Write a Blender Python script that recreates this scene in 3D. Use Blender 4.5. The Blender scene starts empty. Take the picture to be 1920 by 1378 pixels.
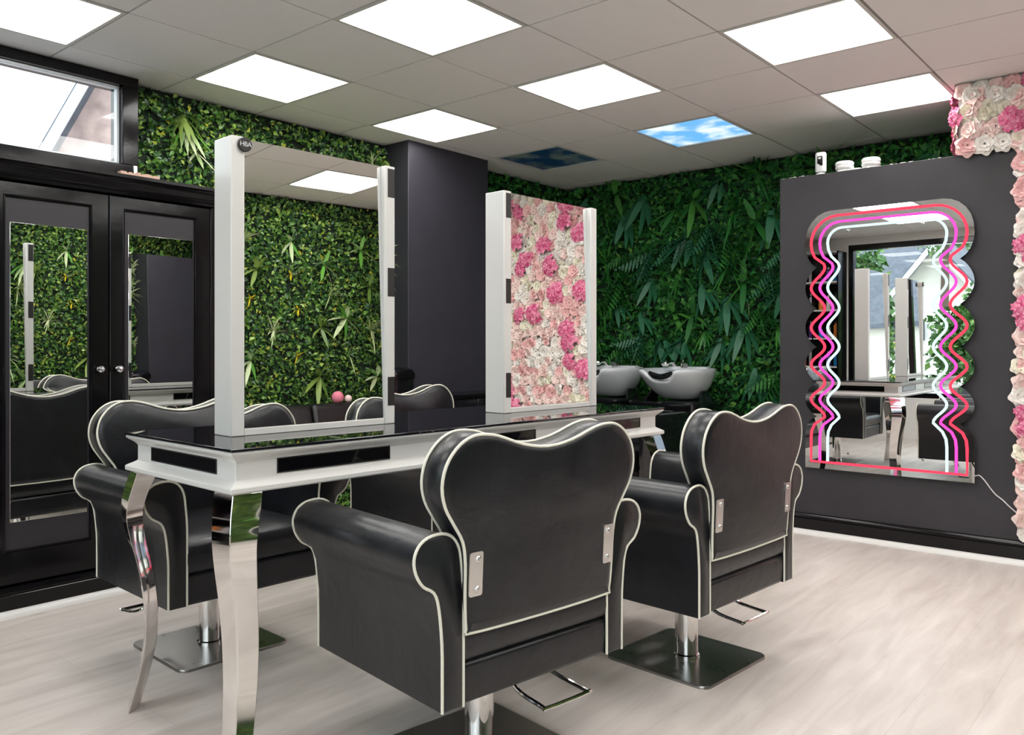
import bpy, bmesh, math, random
import numpy as np
from mathutils import Vector, Matrix
PI = math.pi
rnd = random.Random(7)
SC = bpy.context.scene
COL = SC.collection

# ------------------------------------------------------------------ materials
MATS = {}
def nt(name):
    m = bpy.data.materials.new(name); m.use_nodes = True
    MATS[name] = m
    t = m.node_tree; b = t.nodes['Principled BSDF']
    return m, t, b
def N(t, k, **kw):
    n = t.nodes.new(k)
    for a, v in kw.items(): setattr(n, a, v)
    return n
def L(t, a, b): t.links.new(a, b)
def plain(name, col, rough=.5, metal=0., spec=.5, coat=0., bump=0., bscale=200., var=0., rvar=0.):
    m, t, b = nt(name)
    b.inputs['Base Color'].default_value = (*col, 1)
    b.inputs['Roughness'].default_value = rough
    b.inputs['Metallic'].default_value = metal
    b.inputs['Specular IOR Level'].default_value = spec
    b.inputs['Coat Weight'].default_value = coat
    b.inputs['Coat Roughness'].default_value = .05
    tc = N(t, 'ShaderNodeTexCoord')
    if bump or var or rvar:
        nz = N(t, 'ShaderNodeTexNoise'); nz.inputs['Scale'].default_value = bscale
        nz.inputs['Detail'].default_value = 4
        L(t, tc.outputs['Object'], nz.inputs['Vector'])
    if bump:
        bp = N(t, 'ShaderNodeBump'); bp.inputs['Strength'].default_value = bump
        bp.inputs['Distance'].default_value = .002
        L(t, nz.outputs['Fac'], bp.inputs['Height']); L(t, bp.outputs['Normal'], b.inputs['Normal'])
    if var:
        nv = N(t, 'ShaderNodeTexNoise'); nv.inputs['Scale'].default_value = 6; nv.inputs['Detail'].default_value = 6
        L(t, tc.outputs['Object'], nv.inputs['Vector'])
        r = N(t, 'ShaderNodeValToRGB')
        r.color_ramp.elements[0].position = .3; r.color_ramp.elements[1].position = .7
        r.color_ramp.elements[0].color = (*[c*(1-var) for c in col], 1)
        r.color_ramp.elements[1].color = (*[min(1, c*(1+var)) for c in col], 1)
        L(t, nv.outputs['Fac'], r.inputs['Fac']); L(t, r.outputs['Color'], b.inputs['Base Color'])
    if rvar:
        nr = N(t, 'ShaderNodeTexNoise'); nr.inputs['Scale'].default_value = 9; nr.inputs['Detail'].default_value = 5
        L(t, tc.outputs['Object'], nr.inputs['Vector'])
        mr = N(t, 'ShaderNodeMapRange'); mr.inputs['To Min'].default_value = max(0, rough-rvar); mr.inputs['To Max'].default_value = rough+rvar
        L(t, nr.outputs['Fac'], mr.inputs['Value']); L(t, mr.outputs['Result'], b.inputs['Roughness'])
    return m
def emit(name, col, s):
    m = bpy.data.materials.new(name); m.use_nodes = True; MATS[name] = m
    t = m.node_tree; t.nodes.clear()
    o = N(t, 'ShaderNodeOutputMaterial'); e = N(t, 'ShaderNodeEmission')
    e.inputs['Color'].default_value = (*col, 1); e.inputs['Strength'].default_value = s
    L(t, e.outputs[0], o.inputs[0]); return m

plain('dark_paint', (.029, .026, .031), .55, bump=.25, bscale=60, var=.12)
plain('chimney_paint', (.032, .030, .041), .5, bump=.2, bscale=60, var=.1)
plain('gloss_black_paint', (.0050, .0045, .0055), .13, spec=.32, bump=.14, bscale=22, rvar=.05)
plain('satin_black_panel', (.028, .025, .031), .35, bump=.1, bscale=40)
plain('white_gloss', (.68, .665, .64), .24, coat=.25)
plain('white_paint', (.78, .76, .74), .5)
plain('ceramic', (.80, .82, .85), .08, coat=.6)
plain('black_glass', (.006, .006, .008), .02, spec=.9)
plain('black_shiny', (.008, .008, .010), .14, coat=.5)
plain('black_inset', (.004, .004, .005), .04)
plain('black_patch', (.017, .015, .015), .5)
plain('mirror', (.93, .94, .93), .0, metal=1)
plain('neon_mirror', (.90, .91, .91), .0, metal=1)
plain('chrome', (.80, .78, .76), .06, metal=1, rvar=.03)
plain('steel_plate', (.34, .33, .32), .30, metal=1, rvar=.1, bump=.1, bscale=15)
plain('nickel', (.72, .70, .68), .28, metal=1)
plain('piping', (.80, .77, .66), .4)
plain('crystal', (.85, .85, .88), .03, metal=.85)
plain('pink_fluff', (.85, .25, .35), .9, bump=.8, bscale=90)
plain('white_plastic', (.80, .80, .79), .35)
plain('cable_white', (.75, .70, .72), .5)
plain('tile_gap_shade', (.20, .19, .18), .8)  # dark grey stands for the shadow in the gaps between tiles
plain('raw_plaster', (.55, .36, .28), .9, bump=.6, bscale=60, var=.3)
plain('backing_green', (.008, .018, .008), .9)
plain('backing_white', (.62, .55, .52), .9)
plain('cream_render', (.72, .70, .60), .9, var=.05)
plain('grey_slate', (.10, .115, .14), .7, bump=.6, bscale=30, var=.25)
plain('asphalt', (.50, .49, .48), .9, var=.15)  # lightened so the ground bounces extra daylight up to the ceiling
plain('upvc', (.80, .84, .88), .3)
plain('hazed_brick', (.52, .38, .34), .85, var=.3)  # brick colour paled to imitate haze and window reflection
plain('bark', (.10, .07, .05), .9, bump=.8, bscale=50)
plain('dark_glass', (.03, .04, .05), .05)
plain('purple_plastic', (.18, .08, .42), .3); plain('blue_plastic', (.02, .25, .62), .3)
plain('orange_plastic', (.80, .25, .04), .35); plain('silver_plastic', (.55, .56, .58), .3, metal=.6)
plain('yellow_paint', (.85, .72, .05), .5)

# leather: fine creases plus soft scuffs
def leather(name, col):
    m, t, b = nt(name)
    tc = N(t, 'ShaderNodeTexCoord')
    v = N(t, 'ShaderNodeTexVoronoi'); v.inputs['Scale'].default_value = 260
    n1 = N(t, 'ShaderNodeTexNoise'); n1.inputs['Scale'].default_value = 11; n1.inputs['Detail'].default_value = 8; n1.inputs['Distortion'].default_value = 1.2
    n2 = N(t, 'ShaderNodeTexNoise'); n2.inputs['Scale'].default_value = 4; n2.inputs['Detail'].default_value = 9; n2.inputs['Roughness'].default_value = .7
    for q in (v, n1, n2): L(t, tc.outputs['Object'], q.inputs['Vector'])
    b1 = N(t, 'ShaderNodeBump'); b1.inputs['Strength'].default_value = .12; b1.inputs['Distance'].default_value = .001
    b2 = N(t, 'ShaderNodeBump'); b2.inputs['Strength'].default_value = .35; b2.inputs['Distance'].default_value = .006
    L(t, v.outputs['Distance'], b1.inputs['Height']); L(t, n1.outputs['Fac'], b2.inputs['Height'])
    L(t, b1.outputs['Normal'], b2.inputs['Normal']); L(t, b2.outputs['Normal'], b.inputs['Normal'])
    r = N(t, 'ShaderNodeValToRGB'); r.color_ramp.elements[0].position = .45; r.color_ramp.elements[1].position = .80
    r.color_ramp.elements[0].color = (*col, 1); r.color_ramp.elements[1].color = (*[c*1.8+.010 for c in col], 1)
    L(t, n2.outputs['Fac'], r.inputs['Fac']); L(t, r.outputs['Color'], b.inputs['Base Color'])
    mr = N(t, 'ShaderNodeMapRange'); mr.inputs['To Min'].default_value = .26; mr.inputs['To Max'].default_value = .40
    L(t, n2.outputs['Fac'], mr.inputs['Value']); L(t, mr.outputs['Result'], b.inputs['Roughness'])
    b.inputs['Specular IOR Level'].default_value = .5
leather('leather', (.0085, .0090, .0115))
leather('leather_sofa', (.006, .006, .007))

# leaves: every leaf is an island and takes its own green
def leafmat(name, stops, rough=.35, spec=.5, trans=0.):
    m, t, b = nt(name)
    g = N(t, 'ShaderNodeNewGeometry'); r = N(t, 'ShaderNodeValToRGB')
    cr = r.color_ramp
    while len(cr.elements) < len(stops): cr.elements.new(.5)
    for e, (p, c) in zip(cr.elements, stops): e.position = p; e.color = (*c, 1)
    L(t, g.outputs['Random Per Island'], r.inputs['Fac']); L(t, r.outputs['Color'], b.inputs['Base Color'])
    b.inputs['Roughness'].default_value = rough; b.inputs['Specular IOR Level'].default_value = spec
    if trans:
        b.inputs['Subsurface Weight'].default_value = 0
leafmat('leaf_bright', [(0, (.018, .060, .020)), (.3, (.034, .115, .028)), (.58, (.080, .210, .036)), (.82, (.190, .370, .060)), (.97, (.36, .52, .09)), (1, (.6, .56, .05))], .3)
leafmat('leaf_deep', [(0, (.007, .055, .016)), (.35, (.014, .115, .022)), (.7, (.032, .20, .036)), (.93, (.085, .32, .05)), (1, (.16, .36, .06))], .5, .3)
leafmat('fern_olive', [(0, (.06, .14, .02)), (.6, (.14, .24, .04)), (1, (.25, .35, .08))], .4)
leafmat('grass_pale', [(0, (.22, .36, .08)), (.5, (.48, .58, .28)), (1, (.72, .76, .52))], .4)
leafmat('lily_green', [(0, (.06, .24, .03)), (.55, (.16, .42, .06)), (1, (.62, .70, .42))], .35)
leafmat('yellow_sprig', [(0, (.55, .45, .02)), (1, (.75, .62, .03))], .4)
leafmat('broad_teal', [(0, (.018, .11, .05)), (1, (.045, .21, .10))], .4)
leafmat('fern_deep', [(0, (.014, .11, .018)), (.6, (.030, .19, .030)), (1, (.09, .30, .05))], .4)
leafmat('tree_leaf', [(0, (.03, .10, .02)), (.6, (.09, .24, .05)), (1, (.25, .42, .10))], .5)
def petal(name, c1, c2):
    leafmat(name, [(0, c1), (1, c2)], .7, .2)
petal('petal_white', (.86, .80, .74), (.90, .86, .82))
petal('petal_cream', (.84, .78, .62), (.88, .84, .72))
petal('petal_blush', (.86, .60, .56), (.92, .76, .72))
petal('petal_pink', (.84, .46, .46), (.90, .60, .58))
petal('petal_hot', (.60, .06, .20), (.88, .36, .50))
plain('amber', (.75, .30, .10), .6)

# floor: pale whitewashed boards along X
def floor_mat():
    m, t, b = nt('floor_boards')
    tc = N(t, 'ShaderNodeTexCoord')
    mp = N(t, 'ShaderNodeMapping'); L(t, tc.outputs['Object'], mp.inputs['Vector'])
    br = N(t, 'ShaderNodeTexBrick'); br.offset = .37; br.offset_frequency = 3
    br.inputs['Color1'].default_value = (.66, .60, .56, 1); br.inputs['Color2'].default_value = (.70, .64, .605, 1)
    br.inputs['Mortar'].default_value = (.60, .54, .505, 1); br.inputs['Scale'].default_value = 1
    br.inputs['Mortar Size'].default_value = .0012; br.inputs['Brick Width'].default_value = 1.22; br.inputs['Row Height'].default_value = .18
    br.inputs['Bias'].default_value = 0
    L(t, mp.outputs[0], br.inputs['Vector'])
    m2 = N(t, 'ShaderNodeMapping'); m2.inputs['Scale'].default_value = (1.1, 7, 1); L(t, tc.outputs['Object'], m2.inputs['Vector'])
    n = N(t, 'ShaderNodeTexNoise'); n.inputs['Scale'].default_value = 1.6; n.inputs['Detail'].default_value = 7; n.inputs['Roughness'].default_value = .55; n.inputs['Distortion'].default_value = .6
    L(t, m2.outputs[0], n.inputs['Vector'])
    r = N(t, 'ShaderNodeValToRGB'); r.color_ramp.elements[0].position = .25; r.color_ramp.elements[1].position = .7
    r.color_ramp.elements[0].color = (.74, .71, .69, 1); r.color_ramp.elements[1].color = (1.05, 1.05, 1.04, 1)
    L(t, n.outputs['Fac'], r.inputs['Fac'])
    mx = N(t, 'ShaderNodeMix', data_type='RGBA', blend_type='MULTIPLY'); mx.inputs[0].default_value = 1
    L(t, br.outputs['Color'], mx.inputs[6]); L(t, r.outputs['Color'], mx.inputs[7])
    # small dark knots
    m3 = N(t, 'ShaderNodeMapping'); m3.inputs['Scale'].default_value = (1.2, 4, 1); L(t, tc.outputs['Object'], m3.inputs['Vector'])
    v = N(t, 'ShaderNodeTexVoronoi'); v.inputs['Scale'].default_value = 1.3; L(t, m3.outputs[0], v.inputs['Vector'])
    kr = N(t, 'ShaderNodeValToRGB'); kr.color_ramp.elements[0].position = .02; kr.color_ramp.elements[1].position = .07
    kr.color_ramp.elements[0].color = (.62, .58, .55, 1); kr.color_ramp.elements[1].color = (1, 1, 1, 1)
    L(t, v.outputs['Distance'], kr.inputs['Fac'])
    mk = N(t, 'ShaderNodeMix', data_type='RGBA', blend_type='MULTIPLY'); mk.inputs[0].default_value = 1
    L(t, mx.outputs[2], mk.inputs[6]); L(t, kr.outputs['Color'], mk.inputs[7]); L(t, mk.outputs[2], b.inputs['Base Color'])
    b.inputs['Roughness'].default_value = .42
    bp = N(t, 'ShaderNodeBump'); bp.inputs['Strength'].default_value = .08; bp.inputs['Distance'].default_value = .002
    L(t, n.outputs['Fac'], bp.inputs['Height']); L(t, bp.outputs['Normal'], b.inputs['Normal'])
floor_mat()
plain('ceiling_tile', (.92, .885, .87), .9, bump=.15, bscale=220)
plain('light_trim', (.72, .70, .66), .5)
emit('panel_light', (1.0, .985, .95), 5.5)
emit('neon_red', (1.0, .045, .085), .95)
emit('neon_pink', (1.0, .07, .45), .85)
emit('neon_white', (.74, .95, .92), .6)
def sky_print(name, s):
    m = bpy.data.materials.new(name); m.use_nodes = True; MATS[name] = m
    t = m.node_tree; b = t.nodes['Principled BSDF']
    tc = N(t, 'ShaderNodeTexCoord'); n = N(t, 'ShaderNodeTexNoise')
    n.inputs['Scale'].default_value = 4.2; n.inputs['Detail'].default_value = 6; n.inputs['Roughness'].default_value = .52
    L(t, tc.outputs['Object'], n.inputs['Vector'])
    r = N(t, 'ShaderNodeValToRGB'); cr = r.color_ramp
    cr.elements[0].position = .46; cr.elements[1].position = .62
    cr.elements[0].color = (.03, .22, .62, 1); cr.elements[1].color = (.75, .86, .92, 1)
    L(t, n.outputs['Fac'], r.inputs['Fac'])
    if s:
        L(t, r.outputs['Color'], b.inputs['Emission Color']); b.inputs['Emission Strength'].default_value = s
        cr.elements[0].color = (.13, .42, .85, 1)
        b.inputs['Base Color'].default_value = (.1, .1, .1, 1)
    else:
        cr.elements[0].color = (.006, .07, .26, 1); cr.elements[1].color = (.30, .40, .40, 1)
        L(t, r.outputs['Color'], b.inputs['Base Color'])
    b.inputs['Roughness'].default_value = .35
sky_print('sky_lit', .62); sky_print('sky_unlit', 0)
def glass_mat():
    m = bpy.data.materials.new('window_glass'); m.use_nodes = True; MATS['window_glass'] = m
    t = m.node_tree; t.nodes.clear()
    o = N(t, 'ShaderNodeOutputMaterial'); mx = N(t, 'ShaderNodeMixShader'); tr = N(t, 'ShaderNodeBsdfTransparent'); gl = N(t, 'ShaderNodeBsdfGlossy')
    tr.inputs[0].default_value = (.96, .98, .98, 1); gl.inputs['Roughness'].default_value = .01
    f = N(t, 'ShaderNodeFresnel'); f.inputs['IOR'].default_value = 1.4
    L(t, f.outputs[0], mx.inputs[0]); L(t, tr.outputs[0], mx.inputs[1]); L(t, gl.outputs[0], mx.inputs[2]); L(t, mx.outputs[0], o.inputs[0])
glass_mat()

# ------------------------------------------------------------------ mesh helpers
class MB:
    def __init__(s): s.v = []; s.f = []; s.m = []
    def add(s, vs, fs, mi=0):
        o = len(s.v); s.v += [tuple(p) for p in vs]; s.f += [tuple(i+o for i in f) for f in fs]; s.m += [mi]*len(fs); return s
    def box(s, a, b, mi=0):
        x0, y0, z0 = a; x1, y1, z1 = b
        vs = [(x0,y0,z0),(x1,y0,z0),(x1,y1,z0),(x0,y1,z0),(x0,y0,z1),(x1,y0,z1),(x1,y1,z1),(x0,y1,z1)]
        return s.add(vs, [(0,3,2,1),(4,5,6,7),(0,1,5,4),(1,2,6,5),(2,3,7,6),(3,0,4,7)], mi)
    def hull(s, bot, top, mi=0):
        n = len(bot)
        return s.add(list(bot)+list(top), [tuple(range(n-1,-1,-1)), tuple(range(n, 2*n))]+[(i,(i+1)%n,n+(i+1)%n,n+i) for i in range(n)], mi)
    def loft(s, rings, closed=True, caps=True, mi=0):
        n = len(rings[0]); vs = [p for r in rings for p in r]; fs = []
        for k in range(len(rings)-1):
            for i in range(n if closed else n-1):
                j = (i+1) % n
                fs.append((k*n+i, k*n+j, (k+1)*n+j, (k+1)*n+i))
        if caps and closed:
            fs.append(tuple(range(n-1,-1,-1))); fs.append(tuple((len(rings)-1)*n+i for i in range(n)))
        return s.add(vs, fs, mi)
    def lathe(s, prof, seg=32, c=(0,0,0), mi=0):
        rings = [[(c[0]+r*math.cos(2*PI*i/seg), c[1]+r*math.sin(2*PI*i/seg), c[2]+z) for i in range(seg)] for r, z in prof]
        return s.loft(rings, mi=mi)
    def tube(s, pts, r, seg=8, closed=False, mi=0, rs=None):
        P = [Vector(p) for p in pts]; n = len(P); rings = []; up = None
        for i in range(n):
            if closed: d = P[(i+1)%n]-P[i-1]
            else: d = P[min(i+1,n-1)]-P[max(i-1,0)]
            d.normalize()
            if up is None:
                up = Vector((0,0,1)) if abs(d.z) < .9 else Vector((1,0,0))
                up = (up-d*up.dot(d)).normalized()
            else:
                up = (up-d*up.dot(d))
                up = up.normalized() if up.length > 1e-6 else d.orthogonal().normalized()
            b = d.cross(up); rr = rs[i] if rs else r
            rings.append([P[i]+(up*math.cos(2*PI*k/seg)+b*math.sin(2*PI*k/seg))*rr for k in range(seg)])
        if closed:
            # untwist the seam
            best = min(range(seg), key=lambda o: sum((rings[0][k]-rings[-1][(k+o)%seg]).length for k in range(seg)))
            vs = [p for q in rings for p in q]; fs = []
            for k in range(n-1):
                for i in range(seg): fs.append((k*seg+i, k*seg+(i+1)%seg, (k+1)*seg+(i+1)%seg, (k+1)*seg+i))
            k = n-1
            for i in range(seg): fs.append((k*seg+(i+best)%seg, k*seg+(i+1+best)%seg, (i+1)%seg, i))
            return s.add(vs, fs, mi)
        return s.loft(rings, mi=mi)
    def build(s, name, mat, parent=None, smooth=True, bevel=0., ang=35, seg=2, loc=None, rot=None):
        me = bpy.data.meshes.new(name); me.from_pydata(s.v, [], s.f)
        mats = mat if isinstance(mat, (list, tuple)) else [mat]
        for q in mats: me.materials.append(MATS[q])
        if len(mats) > 1: me.polygons.foreach_set('material_index', s.m)
        me.validate()
        bm = bmesh.new(); bm.from_mesh(me); bmesh.ops.recalc_face_normals(bm, faces=bm.faces); bm.to_mesh(me); bm.free()
        if smooth:
            me.polygons.foreach_set('use_smooth', [True]*len(me.polygons)); me.set_sharp_from_angle(angle=math.radians(ang))
        o = bpy.data.objects.new(name, me); COL.objects.link(o)
        if parent: o.parent = parent
        if loc: o.location = loc
        if rot: o.rotation_euler = rot
        if bevel:
            bv = o.modifiers.new('bevel', 'BEVEL'); bv.width = bevel; bv.segments = seg; bv.limit_method = 'ANGLE'; bv.angle_limit = math.radians(40)
            bv.harden_normals = False
        return o
def tag(o, label=None, cat=None, group=None, kind=None):
    if label: o['label'] = label
    if cat: o['category'] = cat
    if group: o['group'] = group
    if kind: o['kind'] = kind
    return o
def thing(name, label, cat, loc=(0,0,0), rz=0., group=None):
    o = bpy.data.objects.new(name, None); COL.objects.link(o); o.location = loc; o.rotation_euler = (0,0,rz)
    o.empty_display_size = .1
    return tag(o, label, cat, group)
def dup(o, parent=None):
    c = o.copy(); COL.objects.link(c); c.parent = parent
    for ch in list(o.children): dup(ch, c)
    return c
def catmull(P, k=6, closed=True):
    out = []; n = len(P)
    for i in range(n if closed else n-1):
        a, b, c, d = (P[(i-1)%n], P[i], P[(i+1)%n], P[(i+2)%n]) if closed else (P[max(i-1,0)], P[i], P[i+1], P[min(i+2,n-1)])
        for j in range(k):
            t = j/k
            out.append(tuple(.5*((2*b[q])+(-a[q]+c[q])*t+(2*a[q]-5*b[q]+4*c[q]-d[q])*t*t+(-a[q]+3*b[q]-3*c[q]+d[q])*t**3) for q in range(len(b))))
    if not closed: out.append(tuple(P[-1]))
    return out
def rrect(w, h, r, k=5):
    out = []
    for cx, cy, a in ((w/2-r,h/2-r,0),(-w/2+r,h/2-r,90),(-w/2+r,-h/2+r,180),(w/2-r,-h/2+r,270)):
        for i in range(k+1):
            t = math.radians(a+90*i/k); out.append((cx+r*math.cos(t), cy+r*math.sin(t)))
    return out
def shrink(poly, d):
    # inset a counter-clockwise or clockwise outline by d
    n = len(poly); A = sum(poly[i][0]*poly[(i+1)%n][1]-poly[(i+1)%n][0]*poly[i][1] for i in range(n))
    sg = 1 if A > 0 else -1; out = []
    for i in range(n):
        a, b, c = Vector(poly[i-1]), Vector(poly[i]), Vector(poly[(i+1)%n])
        e = (b-a); f = (c-b)
        if e.length < 1e-9 or f.length < 1e-9: out.append(tuple(b)); continue
        e.normalize(); f.normalize()
        m = Vector((-(e.y+f.y), e.x+f.x))
        if m.length < 1e-6: out.append(tuple(b)); continue
        m.normalize(); cs = max(.4, m.dot(Vector((-e.y, e.x))))
        q = b+m*(sg*d/cs); out.append((q.x, q.y))
    return out

# ------------------------------------------------------------------ room
CZ = 2.53            # ceiling height
XF, XB, YL, YR = -1.0, 5.98, 4.42, -1.76
GX, GY, T = 3.408, 3.484, .6   # a corner of the ceiling grid, tile size
def struct(name, mb, mat, bevel=0., **k):
    return tag(mb.build(name, mat, bevel=bevel, **k), kind='structure')
struct('floor', MB().box((XF-.3, YR-.2, -.1), (XB+.2, YL+.2, 0)), 'floor_boards')
# lights: grid cells (column, row)
LIT = [(-4,0),(-2,0),(0,0),(-4,-2),(-2,-2),(0,-2),(-4,-4),(-2,-4),(0,-4),(2,-4),(-4,-6),(-2,-6),(0,-6),(-2,-8),(0,-8),(-6,-2),(-6,-6)]
SKY = [(2,-2),(2,0)]
mb = MB(); mb.box((XF-.2, YR-.2, CZ+.012), (XB+.2, YL+.2, CZ+.08), 1)
g = .0048
for i in range(-8, 5):
    for j in range(-9, 2):
        if (i, j) in LIT or (i, j) in SKY: continue
        x0, x1, y0, y1 = GX+T*i+g, GX+T*(i+1)-g, GY+T*j+g, GY+T*(j+1)-g
        x0, x1, y0, y1 = max(x0, XF), min(x1, XB), max(y0, YR), min(y1, YL)
        if x1-x0 < .02 or y1-y0 < .02: continue
        mb.box((x0, y0, CZ+rnd.uniform(0, .0012)), (x1, y1, CZ+.02))
struct('ceiling', mb, ['ceiling_tile', 'tile_gap_shade'])
def place(c):
    i, j = c
    return (GX+T*(i+.5), GY+T*(j+.5), CZ)
LN = {(-4,0):'square white ceiling light panel above the long wardrobe, cut off by the top left corner',
 (-2,0):'square white ceiling light panel nearest the foliage above the wardrobe',
 (0,0):'square white ceiling light panel just in front of the dark chimney breast',
 (-4,-2):'square white ceiling light panel overhead, behind the top edge left of centre',
 (-2,-2):'largest white ceiling light panel, cut by the top edge above the desk',
 (0,-2):'square white ceiling light panel left of the lit blue sky panel, above the desk',
 (-4,-4):'square white ceiling light panel directly over the viewpoint by the shop window',
 (-2,-4):'square white ceiling light panel overhead beside the viewpoint, towards the partition',
 (0,-4):'white ceiling light panel touching the top edge left of the flower block',
 (2,-4):'white ceiling light panel tucked beside the pink flower block at top right',
 (-4,-6):'white ceiling light panel behind the viewpoint towards the sofa wall',
 (-2,-6):'white ceiling light panel between the viewpoint and the sofa wall',
 (0,-6):'white ceiling light panel in front of the flower wall, near the wavy mirror',
 (-2,-8):'white ceiling light panel over the left end of the black sofa',
 (0,-8):'white ceiling light panel by the sofa foliage wall, seen in the near desk mirror',
 (-6,-2):'white ceiling light panel closest to the shop window middle',
 (-6,-6):'white ceiling light panel in the shop window corner by the sofa'}
def light_panel(cell, diffuser, name, label, cat, group):
    t = thing(name, label, cat, place(cell), group=group)
    h = T/2-.004; q = .279; m = MB()
    o_ = [(-h,-h),(h,-h),(h,h),(-h,h)]; i_ = [(-q,-q),(q,-q),(q,q),(-q,q)]
    m.loft([[(x,y,.018) for x,y in o_],[(x,y,-.003) for x,y in o_],[(x,y,-.003) for x,y in i_],[(x,y,.011) for x,y in i_]], caps=False)
    m.build('frame', 'light_trim', t, smooth=False)
    d = MB().box((-q,-q,.005),(q,q,.0115)).build('diffuser', diffuser, t, smooth=False)
    return t
first = None
for c in LIT:
    if first is None:
        first = light_panel(c, 'panel_light', 'ceiling_light', LN[c], 'ceiling light', 'square light panels in the ceiling')
    else:
        q = dup(first); q.location = place(c); q['label'] = LN[c]
light_panel((2,-2), 'sky_lit', 'sky_ceiling_panel', 'glowing ceiling panel printed with blue sky and white clouds', 'ceiling panel', 'sky printed ceiling panels')
light_panel((2,0), 'sky_unlit', 'sky_ceiling_panel', 'unlit dark blue ceiling panel printed with clouds, in front of the far corner', 'ceiling panel', 'sky printed ceiling panels')

# left wall (with a high window), back wall, right wall, shop front wall
WX0, WX1, WZ0, WZ1 = .10, 2.04, 2.015, CZ
m = MB()
m.box((XF-.2, YL, -.05), (WX0, YL+.2, CZ+.05)); m.box((WX0, YL, -.05), (WX1, YL+.2, WZ0)); m.box((WX1, YL, -.05), (XB+.2, YL+.2, CZ+.05)); m.box((WX0, YL, CZ-.001), (WX1, YL+.2, CZ+.05))
struct('wall_left', m, 'dark_paint')
struct('wall_back', MB().box((XB, YR-.2, -.05), (XB+.2, YL, CZ+.05)), 'dark_paint')
struct('wall_right', MB().box((XF-.2, YR-.2, -.05), (XB, YR, CZ+.05)), 'dark_paint')
SY0, SY1, SZ0, SZ1 = -1.5, 3.72, .50, 2.43
m = MB(); X0, X1 = XF-.2, XF
m.box((X0,YR,-.05),(X1,SY0,CZ+.05)); m.box((X0,SY1,-.05),(X1,YL,CZ+.05)); m.box((X0,SY0,-.05),(X1,SY1,SZ0)); m.box((X0,SY0,SZ1),(X1,SY1,CZ+.05))
struct('wall_front', m, 'white_paint')  # wall coloured white to add bounce light to the room
struct('wall_chimney', MB().box((3.82, 4.16, 0), (4.63, YL, CZ)), 'chimney_paint', bevel=.004)
# plasterboard partition with the neon mirror
PX = 4.95; PT = 2.155
struct('wall_partition', MB().box((PX, -1.25, 0), (PX+.10, 2.028, PT)), 'dark_paint', bevel=.002)
m = MB()
x = 2.02
while x > 1.1:
    w = rnd.uniform(.004, .03)
    if rnd.random() < .75: m.box((PX+.001, x-w, PT-.001), (PX+.02, x, PT+rnd.uniform(.001, .004)))
    x -= w+rnd.uniform(0, .02)
tag(m.build('trim_1', 'white_paint'), kind='structure')

def molding(name, path, prof, mat, nrm):
    # path: two ends on the floor; prof: (distance out from wall, z)
    a, b = Vector(path[0]), Vector(path[1]); n = Vector(nrm)
    rings = [[(p.x+n.x*d, p.y+n.y*d, z) for d, z in prof] for p in (a, b)]
    return struct(name, MB().loft(rings), mat)
SK = [(0,0),(.018,0),(.018,.088),(.010,.094),(.010,.100),(.016,.104),(.012,.114),(.004,.120),(0,.121)]
molding('baseboard_partition', ((PX,2.028),(PX,-1.25)), SK, 'gloss_black_paint', (-1,0))
ST = [(0,0),(.034,0),(.032,.012),(.024,.022),(.016,.026),(0,.026)]
molding('trim_2', ((PX-.016,2.028),(PX-.016,-1.25)), ST, 'white_paint', (-1,0))
molding('baseboard_back', ((XB,2.1),(XB,YL)), SK, 'gloss_black_paint', (-1,0))
molding('baseboard_right', ((XF,YR),(XB,YR)), SK, 'gloss_black_paint', (0,1))

# high window in the left wall
m = MB()
fy0, fy1 = 4.30, 4.44
m.box((WX0, fy0, WZ0), (WX1, fy1, 2.07)); m.box((WX0, fy0, 2.478), (WX1, fy1, CZ-.001)); m.box((1.956, fy0, 2.07), (WX1, fy1, 2.478)); m.box((WX0, fy0, 2.07), (WX0+.08, fy1, 2.478))
w = struct('window_1', m, 'gloss_black_paint', bevel=.004)
m = MB(); a, b, c, d = WX0+.08, 1.956, 2.07, 2.478
for k, (e, f) in enumerate((((a,c),(b,c+.014)), ((a,d-.014),(b,d)), ((b-.014,c+.014),(b,d-.014)), ((a,c+.014),(a+.014,d-.014)))):
    m.box((e[0], 4.335, e[1]), (f[0], 4.37, f[1]))
m.build('glazing_bead', 'upvc', w, bevel=.003)
MB().box((a+.005, 4.348, c+.005), (b-.005, 4.354, d-.005)).build('pane', 'window_glass', w, smooth=False)
MB().box((2.008, 4.288, 2.018), (2.028, 4.30, 2.068)).build('bracket', 'nickel', w, bevel=.002)
mm = MB()
for k in range(14): mm.box((1.93+k*.0145, 4.262, 1.95), (1.9452+k*.0145, 4.325, 2.026+rnd.uniform(-.006, .006)))
struct('trim_4', mm, 'raw_plaster')

# shop window
m = MB(); q = .06; ys = [SY0, .1, 1.7, SY1]
m.box((XF-.14, SY0, SZ0), (XF-.02, SY1, SZ0+q)); m.box((XF-.14, SY0, SZ1-.07), (XF-.02, SY1, SZ1))
for y in ys:
    yy = min(max(y-q/2, SY0), SY1-q); m.box((XF-.14, yy, SZ0+q), (XF-.02, yy+q, SZ1-.07))
w = struct('window_2', m, 'gloss_black_paint', bevel=.003)
for k in range(3):
    MB().box((XF-.083, ys[k]+.02, SZ0+q-.005), (XF-.077, ys[k+1]-.02, SZ1-.065)).build('pane', 'window_glass', w, smooth=False)

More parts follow.
